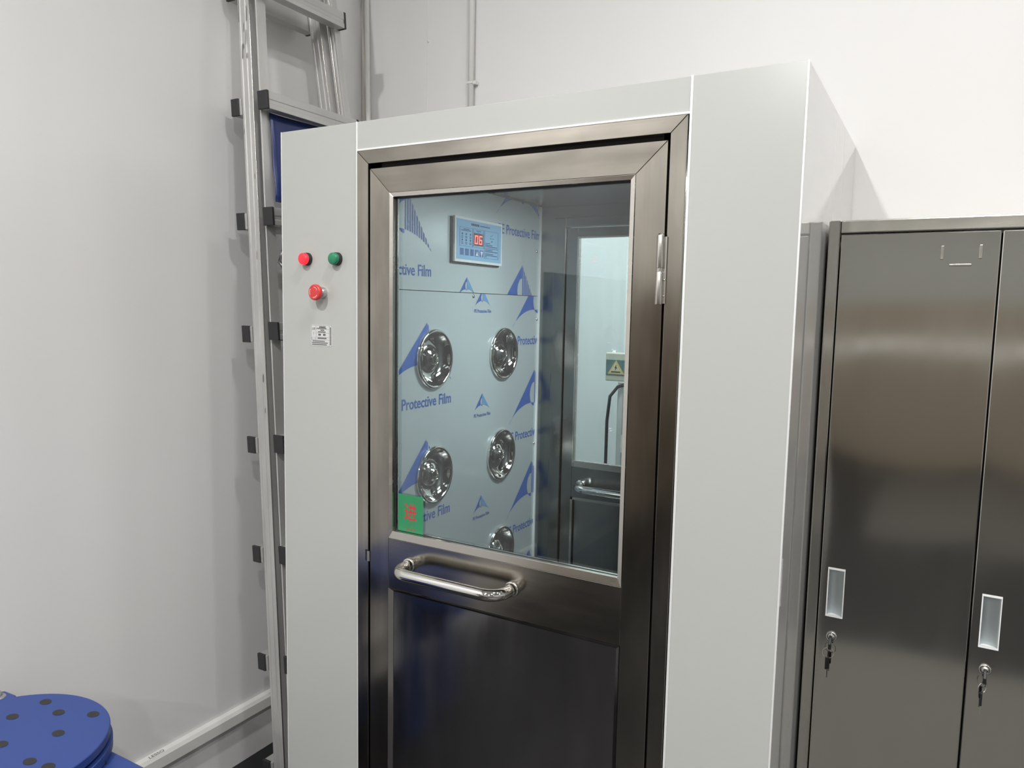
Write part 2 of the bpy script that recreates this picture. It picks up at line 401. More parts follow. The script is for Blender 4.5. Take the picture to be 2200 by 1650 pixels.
dp('glazing_bead', bm, 'steel_bead', .0005)
bm = bmesh.new()
for r in ((GL - .003, GR + .003, GT - .004, GT + .003), (GL - .003, GR + .003, GB - .003, GB + .001), (GL - .003, GL + .002, GB, GT), (GR - .002, GR + .003, GB, GT)): bm_box(bm, r[0], r[1], .010, .0125, r[2], r[3])
dp('glazing_seal', bm, 'rubber', 0, 'black glazing seal')
bm = bmesh.new(); bm_box(bm, GL - .006, GR + .006, .0130, .0175, GB - .006, GT + .006); dp('glass_pane', bm, 'glass', 0, 'clear slightly blue glass pane')
bm = bmesh.new()   # kick panel with raised edge
bm_box(bm, BL + .006, BR - .006, .006, .016, .02, PT - .004)
mitre_ring(bm, (BL + .0006, BR - .0006, .02, PT - .0006), (BL + .011, BR - .011, .03, PT - .011), -.0045, .005)
dp('kick_panel', bm, 'steel_kick', .0006)
def pull_handle(parent, x0, x1, z, y, out, r):
    """tubular D handle standing off the surface at y by `out` (negative towards the camera)"""
    s = 1 if out > 0 else -1; R = .042; ya = y; yb = y + out
    pts = [(x0, ya, z)]
    for i in range(13):
        a = PI / 2 * i / 12; pts.append((x0 + R - R * math.cos(a), yb - s * R + s * R * math.sin(a), z))
    for i in range(13):
        a = PI / 2 * i / 12; pts.append((x1 - R + R * math.sin(a), yb - s * R + s * R * math.cos(a), z))
    pts.append((x1, ya, z))
    bm = bmesh.new(); bm_tube(bm, pts, r, 28); h = link('pull_handle', bm, 'chrome', parent, 0, 'polished tubular pull handle')
    return h
h = pull_handle(door, -1.150, -.846, .931, Y0, -.068, .0142)
for x in (-1.150, -.846):
    bm = bmesh.new(); bm_lathe(bm, [(.0143, 0), (.0185, 0), (.0185, .006), (.0172, .0075), (.0143, .0075)], (x, Y0 + .0005, .931), 'y', 32)
    dp('handle_rose', bm, 'chrome')
# green entry sticker on the inner side of the glass
fn = lambda u, v: (-1.199 + u * .080, .0128, 1.008 + v * .101)
bm = bmesh.new(); bm_box(bm, -1.199, -1.119, .01283, .0130, 1.008, 1.109, 0)
fs = lambda u, v: (-1.199 + u * .080, .01265, 1.008 + v * .101)
bm_text(bm, '进', .24, .34, .50, .44, fs, 1, .012)
bm_text(bm, '门', .41, .19, .18, .10, fs, 2)
for u0, u1 in ((.33, .38), (.39, .42), (.43, .46), (.50, .58), (.61, .69)): bm_flat(bm, rect(u0, .085, u1, .135), fs, 2)
dp('entry_sticker', bm, ['green', 'red_ink', 'brown_ink'], 0, 'green sticker with a red Chinese character', normals=False)

# ---- controls on the left pier
def lamp(x, z, lens, label):
    bm = bmesh.new(); bm_lathe(bm, [(.0172, 0), (.0172, .005), (.0168, .008), (.0166, .011), (.0155, .012)], (x, 0, z), 'y', 40, 0)
    bm_lathe(bm, [(.0157, .010), (.0154, .0200), (.0140, .0215), (0, .022)], (x, 0, z), 'y', 40, 1)
    link('indicator_light', bm, ['rubber', lens], booth, 0, label)
lamp(-1.4998, 1.7125, 'lamp_red', 'lit red indicator light')
lamp(-1.3930, 1.7115, 'lamp_green', 'dark green indicator light')
bm = bmesh.new(); ex, ez = -1.4445, 1.6235
bm_lathe(bm, [(.0150, 0), (.0150, .008), (.0140, .010), (.0135, .014), (.011, .015), (.0105, .024)], (ex, 0, ez), 'y', 40, 0)
bm_lathe(bm, [(.0105, .0215), (.019, .0225), (.0208, .025), (.0213, .029), (.0207, .033), (.0187, .0352), (.0160, .0356), (.0155, .0351), (.013, .0355), (0, .0360)], (ex, 0, ez), 'y', 48, 1)
for a in (20, 140, 260):
    P = [(ex + r * math.cos(math.radians(a + k * 7)), ez + r * math.sin(math.radians(a + k * 7))) for r, ks in ((.0148, range(11)), (.0128, range(10, -1, -1))) for k in ks]
    bm_flat(bm, P, lambda u, v: (u, -.03605, v), 2)
link('emergency_stop_button', bm, ['silver', 'estop', 'estop_mark'], booth, 0, 'red mushroom button on a silver collar')
# notice sticker
bm = bmesh.new(); sx, sz, sw, sh = -1.490, 1.4795, .077, .0575
pc = []
for cx, cz, a in ((sx + sw - .005, sz + .005, -90), (sx + sw - .005, sz + sh - .005, 0), (sx + .005, sz + sh - .005, 90), (sx + .005, sz + .005, 180)):
    pc += arc_pts((cx, cz), .005, math.radians(a), math.radians(a + 90), 5)
bm_prism(bm, pc, 'y', -.0004, 0, 0)
fs = lambda u, v: (sx + u * sw, -.0006, sz + v * sh)
outline(bm, .02, .02, .98, .98, .008, fs, 1)
for v in (.30, .43, .62, .80): bm_flat(bm, rect(.24 if v > .31 else .02, v, .86, v + .007), fs, 1)
bm_flat(bm, rect(.24, .3, .248, .98), fs, 1); bm_flat(bm, rect(.86, .02, .868, .98), fs, 1)
bm_text(bm, '注意', .05, .76, .16, .12, fs, 1)
bm_text(bm, '!', .12, .50, .02, .16, fs, 1)
outline(bm, .03, .33, .22, .42, .007, fs, 1)
def bars(v, u0, u1, h, n, mi=1):
    step = (u1 - u0) / n
    for i in range(n): bm_flat(bm, rect(u0 + i * step, v, u0 + (i + .8) * step, v + h), fs, mi)
bars(.87, .40, .70, .07, 5); bars(.82, .28, .74, .04, 9); bars(.73, .46, .64, .05, 4); bars(.65, .34, .70, .05, 6)
bars(.50, .36, .48, .09, 2); bars(.50, .58, .70, .09, 2); bars(.35, .32, .74, .06, 8)
bars(.22, .08, .66, .045, 12); bars(.14, .06, .80, .045, 15); bars(.06, .06, .76, .045, 14)
for i in range(16): bm_flat(bm, rect(.90, .08 + i * .052, .945, .08 + i * .052 + .04), fs, 1)
link('notice_sticker', bm, ['paper', 'ink'], booth, 0, 'small white notice sticker with black table print', normals=False)

# ---- interior
XI, YI0, YI1, ZC = -1.2086, .024, .779, 1.935
ZS = 1.6335
NOZ = ((.175, 1.449), (.549, 1.448), (.180, 1.126), (.543, 1.125), (.548, .806))
def film(z0, z1, prints):
    bm = bmesh.new(); bm_box(bm, XI - .012, XI, YI0, YI1, z0, z1, 0)
    wallfaces = bm.faces[:]
    b2 = bmesh.new(); fn = lambda u, v: (XI + .0008, u, v)
    for kind, ay, az, *tx in prints:
        off = tx[0] if tx else .014
        if kind == 'big':
            tl, tr, H = ay - .169, ay + .125, .172; tz = az - H; arch = .060
            arc = lambda u: tz + arch * (1 - ((u - (tl + tr) / 2) / ((tr - tl) / 2)) ** 2) ** .8 if tl < u < tr else tz
            N = 14; us = [tl + (ay - tl) * i / N for i in range(N + 1)]
            # strips of the solid left half around a circular notch
            cz, cr = az - .083, .030
            poly = []
            M2 = 60
            for i in range(M2):
                u0, u1 = tl + (ay - tl) * i / M2, tl + (ay - tl) * (i + 1) / M2
                top = lambda u: tz + H * (u - tl) / (ay - tl)
                def notch(u):
                    d = u - ay
                    return math.sqrt(max(cr * cr * 1.0 - (d / 1.0) ** 2, 0)) * 1.35
                n0, n1 = notch(u0), notch(u1)
                if n0 > 0 or n1 > 0:
                    bm_flat(b2, [(u0, arc(u0)), (u1, arc(u1)), (u1, cz - n1), (u0, cz - n0)], fn, 0)
                    bm_flat(b2, [(u0, min(cz + n0, top(u0))), (u1, min(cz + n1, top(u1))), (u1, top(u1)), (u0, top(u0))], fn, 0)
                else: bm_flat(b2, [(u0, arc(u0)), (u1, arc(u1)), (u1, top(u1)), (u0, top(u0))], fn, 0)
            k = 0; u = ay + .0025
            while u < tr - .003:
                wd = .0052
                t0 = az - H * (u - ay) / (tr - ay); t1 = az - H * (u + wd - ay) / (tr - ay)
                bm_flat(b2, [(u, arc(u)), (u + wd, arc(u + wd)), (u + wd, t1), (u, t0)], fn, 0); u += .0098
            bm_text(b2, 'PE Protective Film', tl + off, az - .229, .272, .030, fn, 0, .012)
        elif kind == 'small':
            tl, tr, H = ay - .046, ay + .048, .055; tz = az - H; arch = .02
            arc = lambda u: tz + arch * (1 - ((u - (tl + tr) / 2) / ((tr - tl) / 2)) ** 2) ** .8 if tl < u < tr else tz
            n = 24; cz, cr = az - .026, .009
            for s, e, mi in ((tl, ay, 0), (ay, tr, 1)):
                for i in range(n):
                    u0, u1 = s + (e - s) * i / n, s + (e - s) * (i + 1) / n
                    top = (lambda u: tz + H * (u - tl) / (ay - tl)) if mi == 0 else (lambda u: tz + H * (tr - u) / (tr - ay))
                    n0 = math.sqrt(max(cr * cr - (u0 - ay) ** 2, 0)) * 1.4 if mi == 0 else 0
                    n1 = math.sqrt(max(cr * cr - (u1 - ay) ** 2, 0)) * 1.4 if mi == 0 else 0
                    if n0 or n1:
                        bm_flat(b2, [(u0, arc(u0)), (u1, arc(u1)), (u1, cz - n1), (u0, cz - n0)], fn, mi)
                        bm_flat(b2, [(u0, cz + n0), (u1, cz + n1), (u1, top(u1)), (u0, top(u0))], fn, mi)
                    else: bm_flat(b2, [(u0, arc(u0)), (u1, arc(u1)), (u1, top(u1)), (u0, top(u0))], fn, mi)
            bm_text(b2, 'PE Protective Film', tl + .001, az - .071, .094, .0105, fn, 0, .01)
    for co, no in (((0, YI0, 0), (0, -1, 0)), ((0, YI1, 0), (0, 1, 0)), ((0, 0, z0), (0, 0, -1)), ((0, 0, z1), (0, 0, 1))):
        bmesh.ops.bisect_plane(b2, geom=b2.verts[:] + b2.edges[:] + b2.faces[:], plane_co=co, plane_no=no, clear_outer=True)
    tmp = bpy.data.meshes.new('tmp'); b2.to_mesh(tmp); b2.free(); n0 = len(bm.faces); bm.from_mesh(tmp); bpy.data.meshes.remove(tmp)
    bm.faces.ensure_lookup_table()
    for f in bm.faces[n0:]: f.material_index += 1
    for cy, cz in NOZ:                       # round openings for the nozzles
        if not z0 < cz < z1: continue
        K, R = 20, .0735
        for k in range(K):
            a = 2 * PI * k / K; no = Vector((0, math.cos(a), math.sin(a)))
            near = [f for f in bm.faces if abs(f.calc_center_median().y - cy) < .8 and min(v.co.y for v in f.verts) < cy + .08 and max(v.co.y for v in f.verts) > cy - .08 and min(v.co.z for v in f.verts) < cz + .08 and max(v.co.z for v in f.verts) > cz - .08]
            g = set(near)
            for f in near: g.update(f.edges); g.update(f.verts)
            bmesh.ops.bisect_plane(bm, geom=list(g), plane_co=Vector((0, cy, cz)) + no * R, plane_no=no)
        bmesh.ops.delete(bm, geom=[f for f in bm.faces if abs(f.normal.x) > .5 and math.hypot(f.calc_center_median().y - cy, f.calc_center_median().z - cz) < R], context='FACES')
    return link('inner_wall_panel', bm, ['film', 'print', 'print_light'], booth, 0, 'steel panel covered in blue-printed protective film', normals=False)
film(0.05, ZS - .001, [('big', .144, 1.549), ('big', .144, 1.230), ('big', .144, .912), ('big', .775, 1.700, -.012), ('big', .764, 1.384, -.004), ('big', .757, 1.068, 0), ('big', .750, .754, .004),
                       ('small', .424, 1.647), ('small', .429, 1.332), ('small', .431, 1.015), ('small', .433, .69)])
film(ZS + .001, ZC, [('big', .044, 1.900), ('big', .664, 2.050), ('big', .664, 1.731), ('small', .337, 1.679)])
bm = bmesh.new()
bm_box(bm, XI - .02, XI + .006, YI1 - .003, YI1 + .005, .02, ZC); bm_box(bm, XI - .010, XI + .001, YI0 - .004, YI0 + .0005, .02, ZC)
link('corner_bead', bm, 'white', booth, .001, 'white bead at the inner wall corners')
for y, z in ((.373, 1.624), (.762, 1.783), (.772, 1.555), (.770, 1.127)):
    bm = bmesh.new(); bm_lathe(bm, [(.0055, 0), (.0048, .002), (0, .003)], (XI, y, z), 'x', 14); link('rivet', bm, 'hinge', booth)
# nozzles
prof = [(.0800, 0), (.0818, .001), (.0822, .006), (.0812, .0095), (.0785, .0115), (.0750, .0110), (.0725, .0088), (.0705, .0060),
        (.0670, .0005), (.0610, -.0060), (.0540, -.0110), (.0470, -.0140), (.0420, -.0150), (.0395, -.0146)]
ball = [(.0395, -.0146), (.0385, -.0115), (.0350, -.0070), (.0300, -.0030), (.0250, .0000), (.0200, .0030), (.0165, .0062), (.0150, .0085), (.0138, .0088), (.0128, .0078), (.0125, -.004)]
for y, z in NOZ:
    bm = bmesh.new(); bm_lathe(bm, prof, (XI, y, z), 'x', 64)
    nz = link('air_nozzle', bm, 'chrome', booth, 0, 'round polished chrome air nozzle')
    bm = bmesh.new(); bm_lathe(bm, ball, (XI, y, z), 'x', 48, 0); bm_lathe(bm, [(.0125, -.004), (0, -.004)], (XI, y, z), 'x', 48, 1)
    link('nozzle_ball', bm, ['chrome', 'black'], nz)
# control display panel
CY0, CY1, CZ0, CZ1 = .2545, .5105, 1.7195, 1.8455
bm = bmesh.new(); bm_box(bm, XI, XI + .006, CY0 - .006, CY1 - .005, CZ0 - .005, CZ1 - .003, 1)  # black backing set off left and down as the panel's shadow outline
bm_box(bm, XI + .006, XI + .013, CY0, CY1, CZ0, CZ1, 0)
fc = lambda u, v: (XI + .0137, CY0 + (CY1 - CY0) * u, CZ1 - (CZ1 - CZ0) * v)
fc2 = lambda u, v: (XI + .0143, CY0 + (CY1 - CY0) * u, CZ1 - (CZ1 - CZ0) * v)
fc3 = lambda u, v: (XI + .0149, CY0 + (CY1 - CY0) * u, CZ1 - (CZ1 - CZ0) * v)
bm_flat(bm, rect(.03, .055, .972, .94), fc, 2)
for r in ((.085, .225, .345, .645), (.355, .225, .580, .645), (.595, .225, .905, .635), (.595, .62, .905, .865)): outline(bm, *r, .0055, fc2, 3)
# title and text lines
for i in range(5): bm_flat(bm, rect(.315 + i * .034, .115, .341 + i * .034, .165), fc2, 4)
for i in range(9): bm_flat(bm, rect(.50 + i * .024, .128, .519 + i * .024, .158), fc2, 3)
for v, u0, u1 in ((.255, .16, .28), (.285, .115, .32), (.255, .42, .52), (.285, .45, .49)):
    n = int((u1 - u0) / .02)
    for i in range(n): bm_flat(bm, rect(u0 + i * .02, v, u0 + i * .02 + .016, v + .022), fc2, 3)
for v, u1 in ((.50, .74), (.54, .78), (.575, .89), (.655, .78), (.69, .89), (.745, .81), (.78, .89), (.815, .66)):
    n = int((u1 - .615) / .018)
    for i in range(n): bm_flat(bm, rect(.615 + i * .018, v, .615 + i * .018 + .014, v + .02), fc2, 3)
for u, v in ((.73, .32), (.76, .30), (.75, .38), (.72, .38), (.78, .38), (.74, .45), (.76, .44)): bm_flat(bm, rect(u, v, u + .018, v + .018), fc2, 3)
for u in (.135, .215, .30):
    for v in (.375, .51):
        bm_flat(bm, [(u + .012 * math.cos(a * PI / 5), v + .024 * math.sin(a * PI / 5)) for a in range(10)], fc2, 4)
        for k in (.045, .075): bm_flat(bm, rect(u - .018, v + k, u + .018, v + k + .018), fc2, 3)
for i, u in enumerate((.095, .197, .298, .399, .497)):
    bm_flat(bm, rect(u, .695, u + .074, .845), fc2, 5)
    if i < 3:
        for v, a, b in ((.71, .012, .062), (.75, .02, .04), (.785, .03, .055), (.815, .02, .035)): bm_flat(bm, rect(u + a, v, u + b, v + .02), fc3, 3)
    elif i == 3: bm_flat(bm, [(u + .010, .83), (u + .064, .83), (u + .037, .72)], fc3, 0)
    else: bm_flat(bm, [(u + .010, .72), (u + .064, .72), (u + .045, .80), (u + .042, .84), (u + .030, .84), (u + .028, .80)], fc3, 0)
cp = link('control_panel', bm, ['white', 'rubber', 'panel_blue', 'panel_ink', 'ink', 'key_ink'], booth, 0, 'pale blue control panel with a white rim', normals=False)
bm = bmesh.new(); bm_flat(bm, rect(.372, .315, .566, .600), fc2, 0)
def seg7(u0, v0, wd, ht, on):
    t, tv = .015, .027; h2 = ht / 2; sl = .008
    S = {'a': rect(u0 + sl, v0, u0 + wd, v0 + tv), 'd': rect(u0, v0 + ht - tv, u0 + wd - sl, v0 + ht), 'g': rect(u0 + .004, v0 + h2 - tv / 2, u0 + wd - .004, v0 + h2 + tv / 2),
         'f': rect(u0 + .004, v0 + .008, u0 + .004 + t, v0 + h2 - .004), 'e': rect(u0, v0 + h2 + .004, u0 + t, v0 + ht - .008),
         'b': rect(u0 + wd - t, v0 + .008, u0 + wd, v0 + h2 - .004), 'c': rect(u0 + wd - t - .004, v0 + h2 + .004, u0 + wd - .004, v0 + ht - .008)}
    for s in on: bm_flat(bm, S[s], fc3, 1)
seg7(.385, .365, .070, .20, 'abcdef'); seg7(.475, .365, .070, .20, 'afgedc')
link('digital_display', bm, ['display', 'digit'], cp, 0, 'lit red digits 06 on a dark window', normals=False)
# inner ceiling, lamp, right wall, rear door
bm = bmesh.new(); bm_box(bm, XI - .01, -.40, YI0, YI1, ZC, ZC + .01); bm_box(bm, XI + .001, -.40, YI1 - .006, YI1, ZC - .004, ZC); bm_box(bm, XI, XI + .006, YI0, YI1, ZC - .004, ZC)
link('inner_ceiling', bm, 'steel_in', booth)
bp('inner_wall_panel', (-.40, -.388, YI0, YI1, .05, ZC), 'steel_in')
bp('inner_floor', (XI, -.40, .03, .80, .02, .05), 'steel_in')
# rear door frame and leaf
bm = bmesh.new()
for d in ((-1.150, -1.105, 0.05, 1.892), (-.465, -.42, .05, 1.892)): bm_box(bm, d[0], d[1], .770, D, d[2], d[3])
bm_box(bm, -1.105, -.465, .770, D, 1.860, 1.892)
link('door_frame', bm, 'steel_in', booth, .003)
bm = bmesh.new()
bm_box(bm, -1.103, -1.064, .777, .805, .06, 1.858); bm_box(bm, -.506, -.467, .777, .805, .06, 1.858)
bm_box(bm, -1.064, -.506, .777, .805, 1.830, 1.858); bm_box(bm, -1.064, -.506, .777, .805, .955, 1.062)
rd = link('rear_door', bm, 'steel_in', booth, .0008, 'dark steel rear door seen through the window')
bm = bmesh.new()
for o in ((-1.064, -1.058, 1.062, 1.83), (-.512, -.506, 1.062, 1.83), (-1.058, -.512, 1.824, 1.83), (-1.058, -.512, 1.062, 1.084)): bm_box(bm, o[0], o[1], .774, .79, o[2], o[3])
link('glazing_bead', bm, 'steel_bead', rd, .001)
bm = bmesh.new(); bm_box(bm, -1.06, -.51, .791, .795, 1.07, 1.828); link('glass_pane', bm, 'glass', rd)
bm = bmesh.new(); bm_box(bm, -1.064, -.506, .784, .800, .06, .955); link('kick_panel', bm, 'steel_kick', rd)
bm = bmesh.new(); mitre = ((-1.066, -1.058, .06, .957), (-1.066, -.506, .949, .957))
for o in mitre: bm_box(bm, o[0], o[1], .7745, .785, o[2], o[3])
link('kick_panel_trim', bm, 'hinge', rd)
h = pull_handle(rd, -1.028, -.72, 1.002, .777, -.06, .0135)
for x in (-1.028, -.72):
    bm = bmesh.new(); bm_lathe(bm, [(.0136, 0), (.018, 0), (.018, .007), (.0136, .0075)], (x, .7765, 1.002), 'y', 24)
    link('handle_rose', bm, 'chrome', rd)

# ---- seen through the rear window: switch box on a metal rack
t = thing('electrical_box', 'cream electrical box with a yellow warning triangle, seen through both door windows', 'electrical box', (-1.23, 1.9, 1.25))
bm = bmesh.new(); bm_box(bm, -1.424, -1.18, 1.9, 1.935, 1.247, 1.385); link('housing', bm, 'cream', t, .006)
bm = bmesh.new(); bm_box(bm, -1.418, -1.19, 1.895, 1.90, 1.275, 1.352); link('cover', bm, plain('smoky_cover', (.10, .17, .17), .2), t, .002)
bm = bmesh.new(); bm_prism(bm, [(-1.408, 1.282), (-1.322, 1.282), (-1.365, 1.350)], 'y', 1.892, 1.895, 0)
bm_prism(bm, [(-1.396, 1.288), (-1.334, 1.288), (-1.365, 1.338)], 'y', 1.8915, 1.892, 1)
bm_prism(bm, [(-1.363, 1.330), (-1.372, 1.311), (-1.366, 1.312), (-1.369, 1.298), (-1.358, 1.316), (-1.363, 1.315)], 'y', 1.8910, 1.8915, 2)
bm_prism(bm, rect(-1.389, 1.290, -1.341, 1.296), 'y', 1.8910, 1.8915, 2)
link('warning_sign', bm, ['warn', plain('warn_pale', (.6, .52, .33), .5), 'ink'], t, 0, 'yellow triangle with a lightning bolt')
bm = bmesh.new(); bm_tube(bm, [(-1.28, 1.915, 1.25), (-1.31, 1.915, 1.235), (-1.36, 1.915, 1.22), (-1.40, 1.915, 1.17), (-1.412, 1.915, 1.05), (-1.413, 1.915, .5), (-1.413, 1.915, .01)], .008, 10)
link('cable', bm, 'rubber', t, 0, 'black cable')
t = thing('metal_rack', 'aluminium profile rack below the electrical box, seen through both door windows', 'rack', (-1.2, 1.95, 0))
for x in (-1.372, -.95):
    bm = bmesh.new(); bm_box(bm, x, x + .03, 1.94, 1.97, 0, 1.24); link('post', bm, 'ladder', t, .003)
for z in (.98, 1.09, .86, .6):
    bm = bmesh.new(); bm_box(bm, -1.342, -.95, 1.94, 1.97, z, z + .03); link('crossbar', bm, 'ladder', t, .003)
bm = bmesh.new(); bm_box(bm, -1.342, -.95, 1.93, 1.938, .895, .98); link('shelf_panel', bm, 'paper', t)

# ================================================================== LOCKER
KX0, KX1, KY, KZ = -.2385, .417, .328, 1.799
DT = 1.768
lk = thing('steel_locker', 'tall brushed stainless steel locker to the right of the air shower cabin', 'locker', ((KX0 + KX1) / 2, .55, 0))
box('side_panel', (KX0, KX0 + .002, KY + .012, .80, 0, KZ), 'locker', lk)
box('side_panel', (KX1 - .002, KX1, KY + .012, .80, 0, KZ), 'locker', lk)
box('top_panel', (KX0 + .002, KX1 - .002, KY + .012, .80, KZ - .004, KZ - .001), 'locker_h', lk)
box('inner_carcass', (KX0 + .026, KX1 - .026, KY + .019, .79, .02, DT - .004), 'black', lk)
def rounded(x0, x1, z0, z1): return (x0, x1, KY, KY + .016, z0, z1)
box('frame_stile', rounded(KX0, KX0 + .0245, 0, KZ), 'locker', lk, .003)
box('frame_stile', rounded(KX1 - .0245, KX1, 0, KZ), 'locker', lk, .003)
box('frame_rail', rounded(KX0 + .0250, KX1 - .0250, DT + .0025, KZ), 'locker_h', lk, .003)
def locker_door(x0, x1):
    y = KY + .0015; hx, hz0, hz1, hw = x0 + .0165, .8955, 1.011, .0365; b = .0035
    bm = bmesh.new(); bm_box(bm, x0, x1, y, KY + .017, .05, DT)
    for co, no in (((hx + .001, 0, 0), (1, 0, 0)), ((hx + hw - .001, 0, 0), (1, 0, 0)), ((0, 0, hz0 + .001), (0, 0, 1)), ((0, 0, hz1 - .001), (0, 0, 1))):
        ff = [f for f in bm.faces if all(abs(v.co.y - y) < 1e-6 for v in f.verts)]; g = set(ff)
        for f in ff: g.update(f.edges); g.update(f.verts)
        bmesh.ops.bisect_plane(bm, geom=list(g), plane_co=co, plane_no=no)
    kill = [f for f in bm.faces if all(abs(v.co.y - y) < 1e-6 for v in f.verts) and hx < f.calc_center_median().x < hx + hw and hz0 < f.calc_center_median().z < hz1]
    bmesh.ops.delete(bm, geom=kill, context='FACES')
    d = link('locker_door', bm, 'locker', lk, .0022)
    bm = bmesh.new()                                   # recessed white handle cup
    def slab(x0_, x1_, z0_, z1_, ya, yb, mi=0): bm_box(bm, x0_, x1_, ya, yb, z0_, z1_, mi)
    slab(hx, hx + hw, hz1 - b, hz1, y - .003, y + .001); slab(hx, hx + hw, hz0, hz0 + b, y - .003, y + .001)
    slab(hx, hx + .0024, hz0 + b, hz1 - b, y - .0025, y + .001); slab(hx + hw - .0018, hx + hw, hz0 + b, hz1 - b, y - .0022, y + .001)
    a0, a1, c0, c1 = hx + .0024, hx + hw - .0018, hz0 + b, hz1 - b; N = 12; rows = []
    for i in range(N + 1):
        t = i / N; dep = .0125 * math.sin(PI * min(1, t * 1.0) ** .62)
        rows.append([bm.verts.new((a0 + (a1 - a0) * t, y + dep, zz)) for zz in (c0, c1)])
    for A, B in zip(rows, rows[1:]):
        f = bm.faces.new([A[0], B[0], B[1], A[1]]); f.smooth = True; f.material_index = 1
    for k, zz in ((0, c0), (1, c1)):
        f = bm.faces.new([r[k] for r in rows]); f.material_index = 0
    link('handle_cup', bm, ['white', 'cup'], d, 0, 'white plastic recessed handle', normals=False)
    lx, lz = x0 + .0325, .849
    bm = bmesh.new(); bm_lathe(bm, [(.0118, 0), (.0118, .003), (.0108, .0048), (.0085, .0052), (.0080, .0040), (.0060, .0040), (.0058, .0060), (0, .0062)], (lx, y, lz), 'y', 32)
    link('cam_lock', bm, 'chrome', d, 0, 'round chrome cam lock')
    # label holder louvres pressed from the sheet
    bm = bmesh.new()
    for a, c, lz0, lz1 in ((x0 + .194, x0 + .2005, 1.710, 1.739), (x0 + .263, x0 + .2695, 1.711, 1.740)):
        bm_box(bm, a, c, y - .0022, y + .001, lz0, lz1)
    bm_box(bm, x0 + .211, x0 + .252, y - .0026, y + .001, 1.6965, 1.7015)
    link('label_holder', bm, 'locker_h', d, .0014)
    return lx, y, lz
locks = [locker_door(KX0 + .0262, .0876), locker_door(.0900, KX1 - .0262)]
def key_bunch(lx, y, lz, label, tw):
    t = thing('key_set', label, 'keys', (lx, y - .006, lz), 'keys hanging in the locker locks')
    bm = bmesh.new(); bm_box(bm, lx - .0012, lx + .0012, y - .012, y - .0055, lz - .004, lz + .004)
    link('key_blade', bm, 'hinge', t)
    bm = bmesh.new(); bm_prism(bm, [(y - .012, lz + .006), (y - .010, lz - .010), (y - .018, lz - .024), (y - .026, lz - .023), (y - .027, lz - .010), (y - .020, lz + .004)], 'x', lx - .0035, lx + .0025)
    link('key_head', bm, 'key_black', t, .001)
    bm = bmesh.new(); c = Vector((lx - .003, y - .018, lz - .034)); ux = Vector((math.cos(tw), math.sin(tw), 0))
    bm_tube(bm, [c + ux * .0125 * math.cos(a * PI / 16) + Vector((0, 0, 1)) * .0125 * math.sin(a * PI / 16) for a in range(32)], .0009, 8, closed=True)
    link('key_ring', bm, 'chrome', t, 0, 'thin steel key ring')
    bm = bmesh.new(); kx = lx - .004; uy = y - .019; s, c2 = math.sin(tw + .6) * .006, math.cos(tw + .6) * .006
    def quadbox(w0, w1, z0, z1, th=.0012):
        for_ = [(kx - c2 * w0 / .006, uy - s * w0 / .006), (kx + c2 * w0 / .006, uy + s * w0 / .006)]
        a, b = for_; n = Vector((-(b[1] - a[1]), b[0] - a[0])).normalized() * th
        bm_prism(bm, [(a[0] - n[0], a[1] - n[1]), (b[0] - n[0], b[1] - n[1]), (b[0] + n[0], b[1] + n[1]), (a[0] + n[0], a[1] + n[1])], 'z', z0, z1)
    quadbox(.0055, 0, lz - .073, lz - .044, .0022); link('key_head', bm, 'key_black', t, .0015)
    bm = bmesh.new(); quadbox(.0018, 0, lz - .093, lz - .073, .0008); link('key_blade', bm, 'hinge', t)
key_bunch(*locks[0], 'keys hanging from the lock of the left locker door', .3)
key_bunch(*locks[1], 'keys hanging from the lock of the right locker door', .9)

# ================================================================== LADDER
lad = thing('ladder', 'tall folded aluminium ladder with black rung caps leaning at the left wall', 'ladder', (-1.74, .4, 0))
LE = .071; TOPZ = 2.98
def xl(z): return -1.925 - (z - 2.2) * LE          # left (wall side) face of the rear section
def yn(z): return .155 + (z - 2.2) * .022          # near face of the near stiles
def yfar(z): return .560 - (z - 2.2) * .105        # far face of the far stiles
def rail(name, xo, w, yf, th, z0=.03, z1=TOPZ, m='ladder', ribs=True, out=-1):
    bm = bmesh.new(); N = 14
    # profile in (x, y): a channel with ribs on its outer face
    def prof_(z):
        X = xl(z) + xo; Y = yf(z)
        if not ribs: return [(X, Y), (X + w, Y), (X + w, Y + th), (X, Y + th)]
        g = .0022 * -out
        return [(X, Y), (X + w * .16, Y), (X + w * .18, Y + g), (X + w * .34, Y + g), (X + w * .36, Y), (X + w * .62, Y), (X + w * .64, Y + g), (X + w * .82, Y + g), (X + w * .84, Y), (X + w, Y), (X + w, Y + th), (X, Y + th)]
    rings = [[bm.verts.new((x, y, z)) for x, y in prof_(z)] for z in [z0 + (z1 - z0) * i / N for i in range(N + 1)]]
    for A, B in zip(rings, rings[1:]):
        for i in range(len(A)): bm.faces.new([A[i], A[(i + 1) % len(A)], B[(i + 1) % len(A)], B[i]])
    bm.faces.new(rings[0][::-1]); bm.faces.new(rings[-1])
    return link(name, bm, m, lad, .0006)
sA = rail('stile', 0, .047, yn, .034)
rail('stile', .070, .006, lambda z: yn(z) + .004, .036, ribs=False)
rail('stile', 0, .047, lambda z: yfar(z) - .060, .036)
rail('stile', .056, .030, lambda z: yfar(z) - .032, .028)
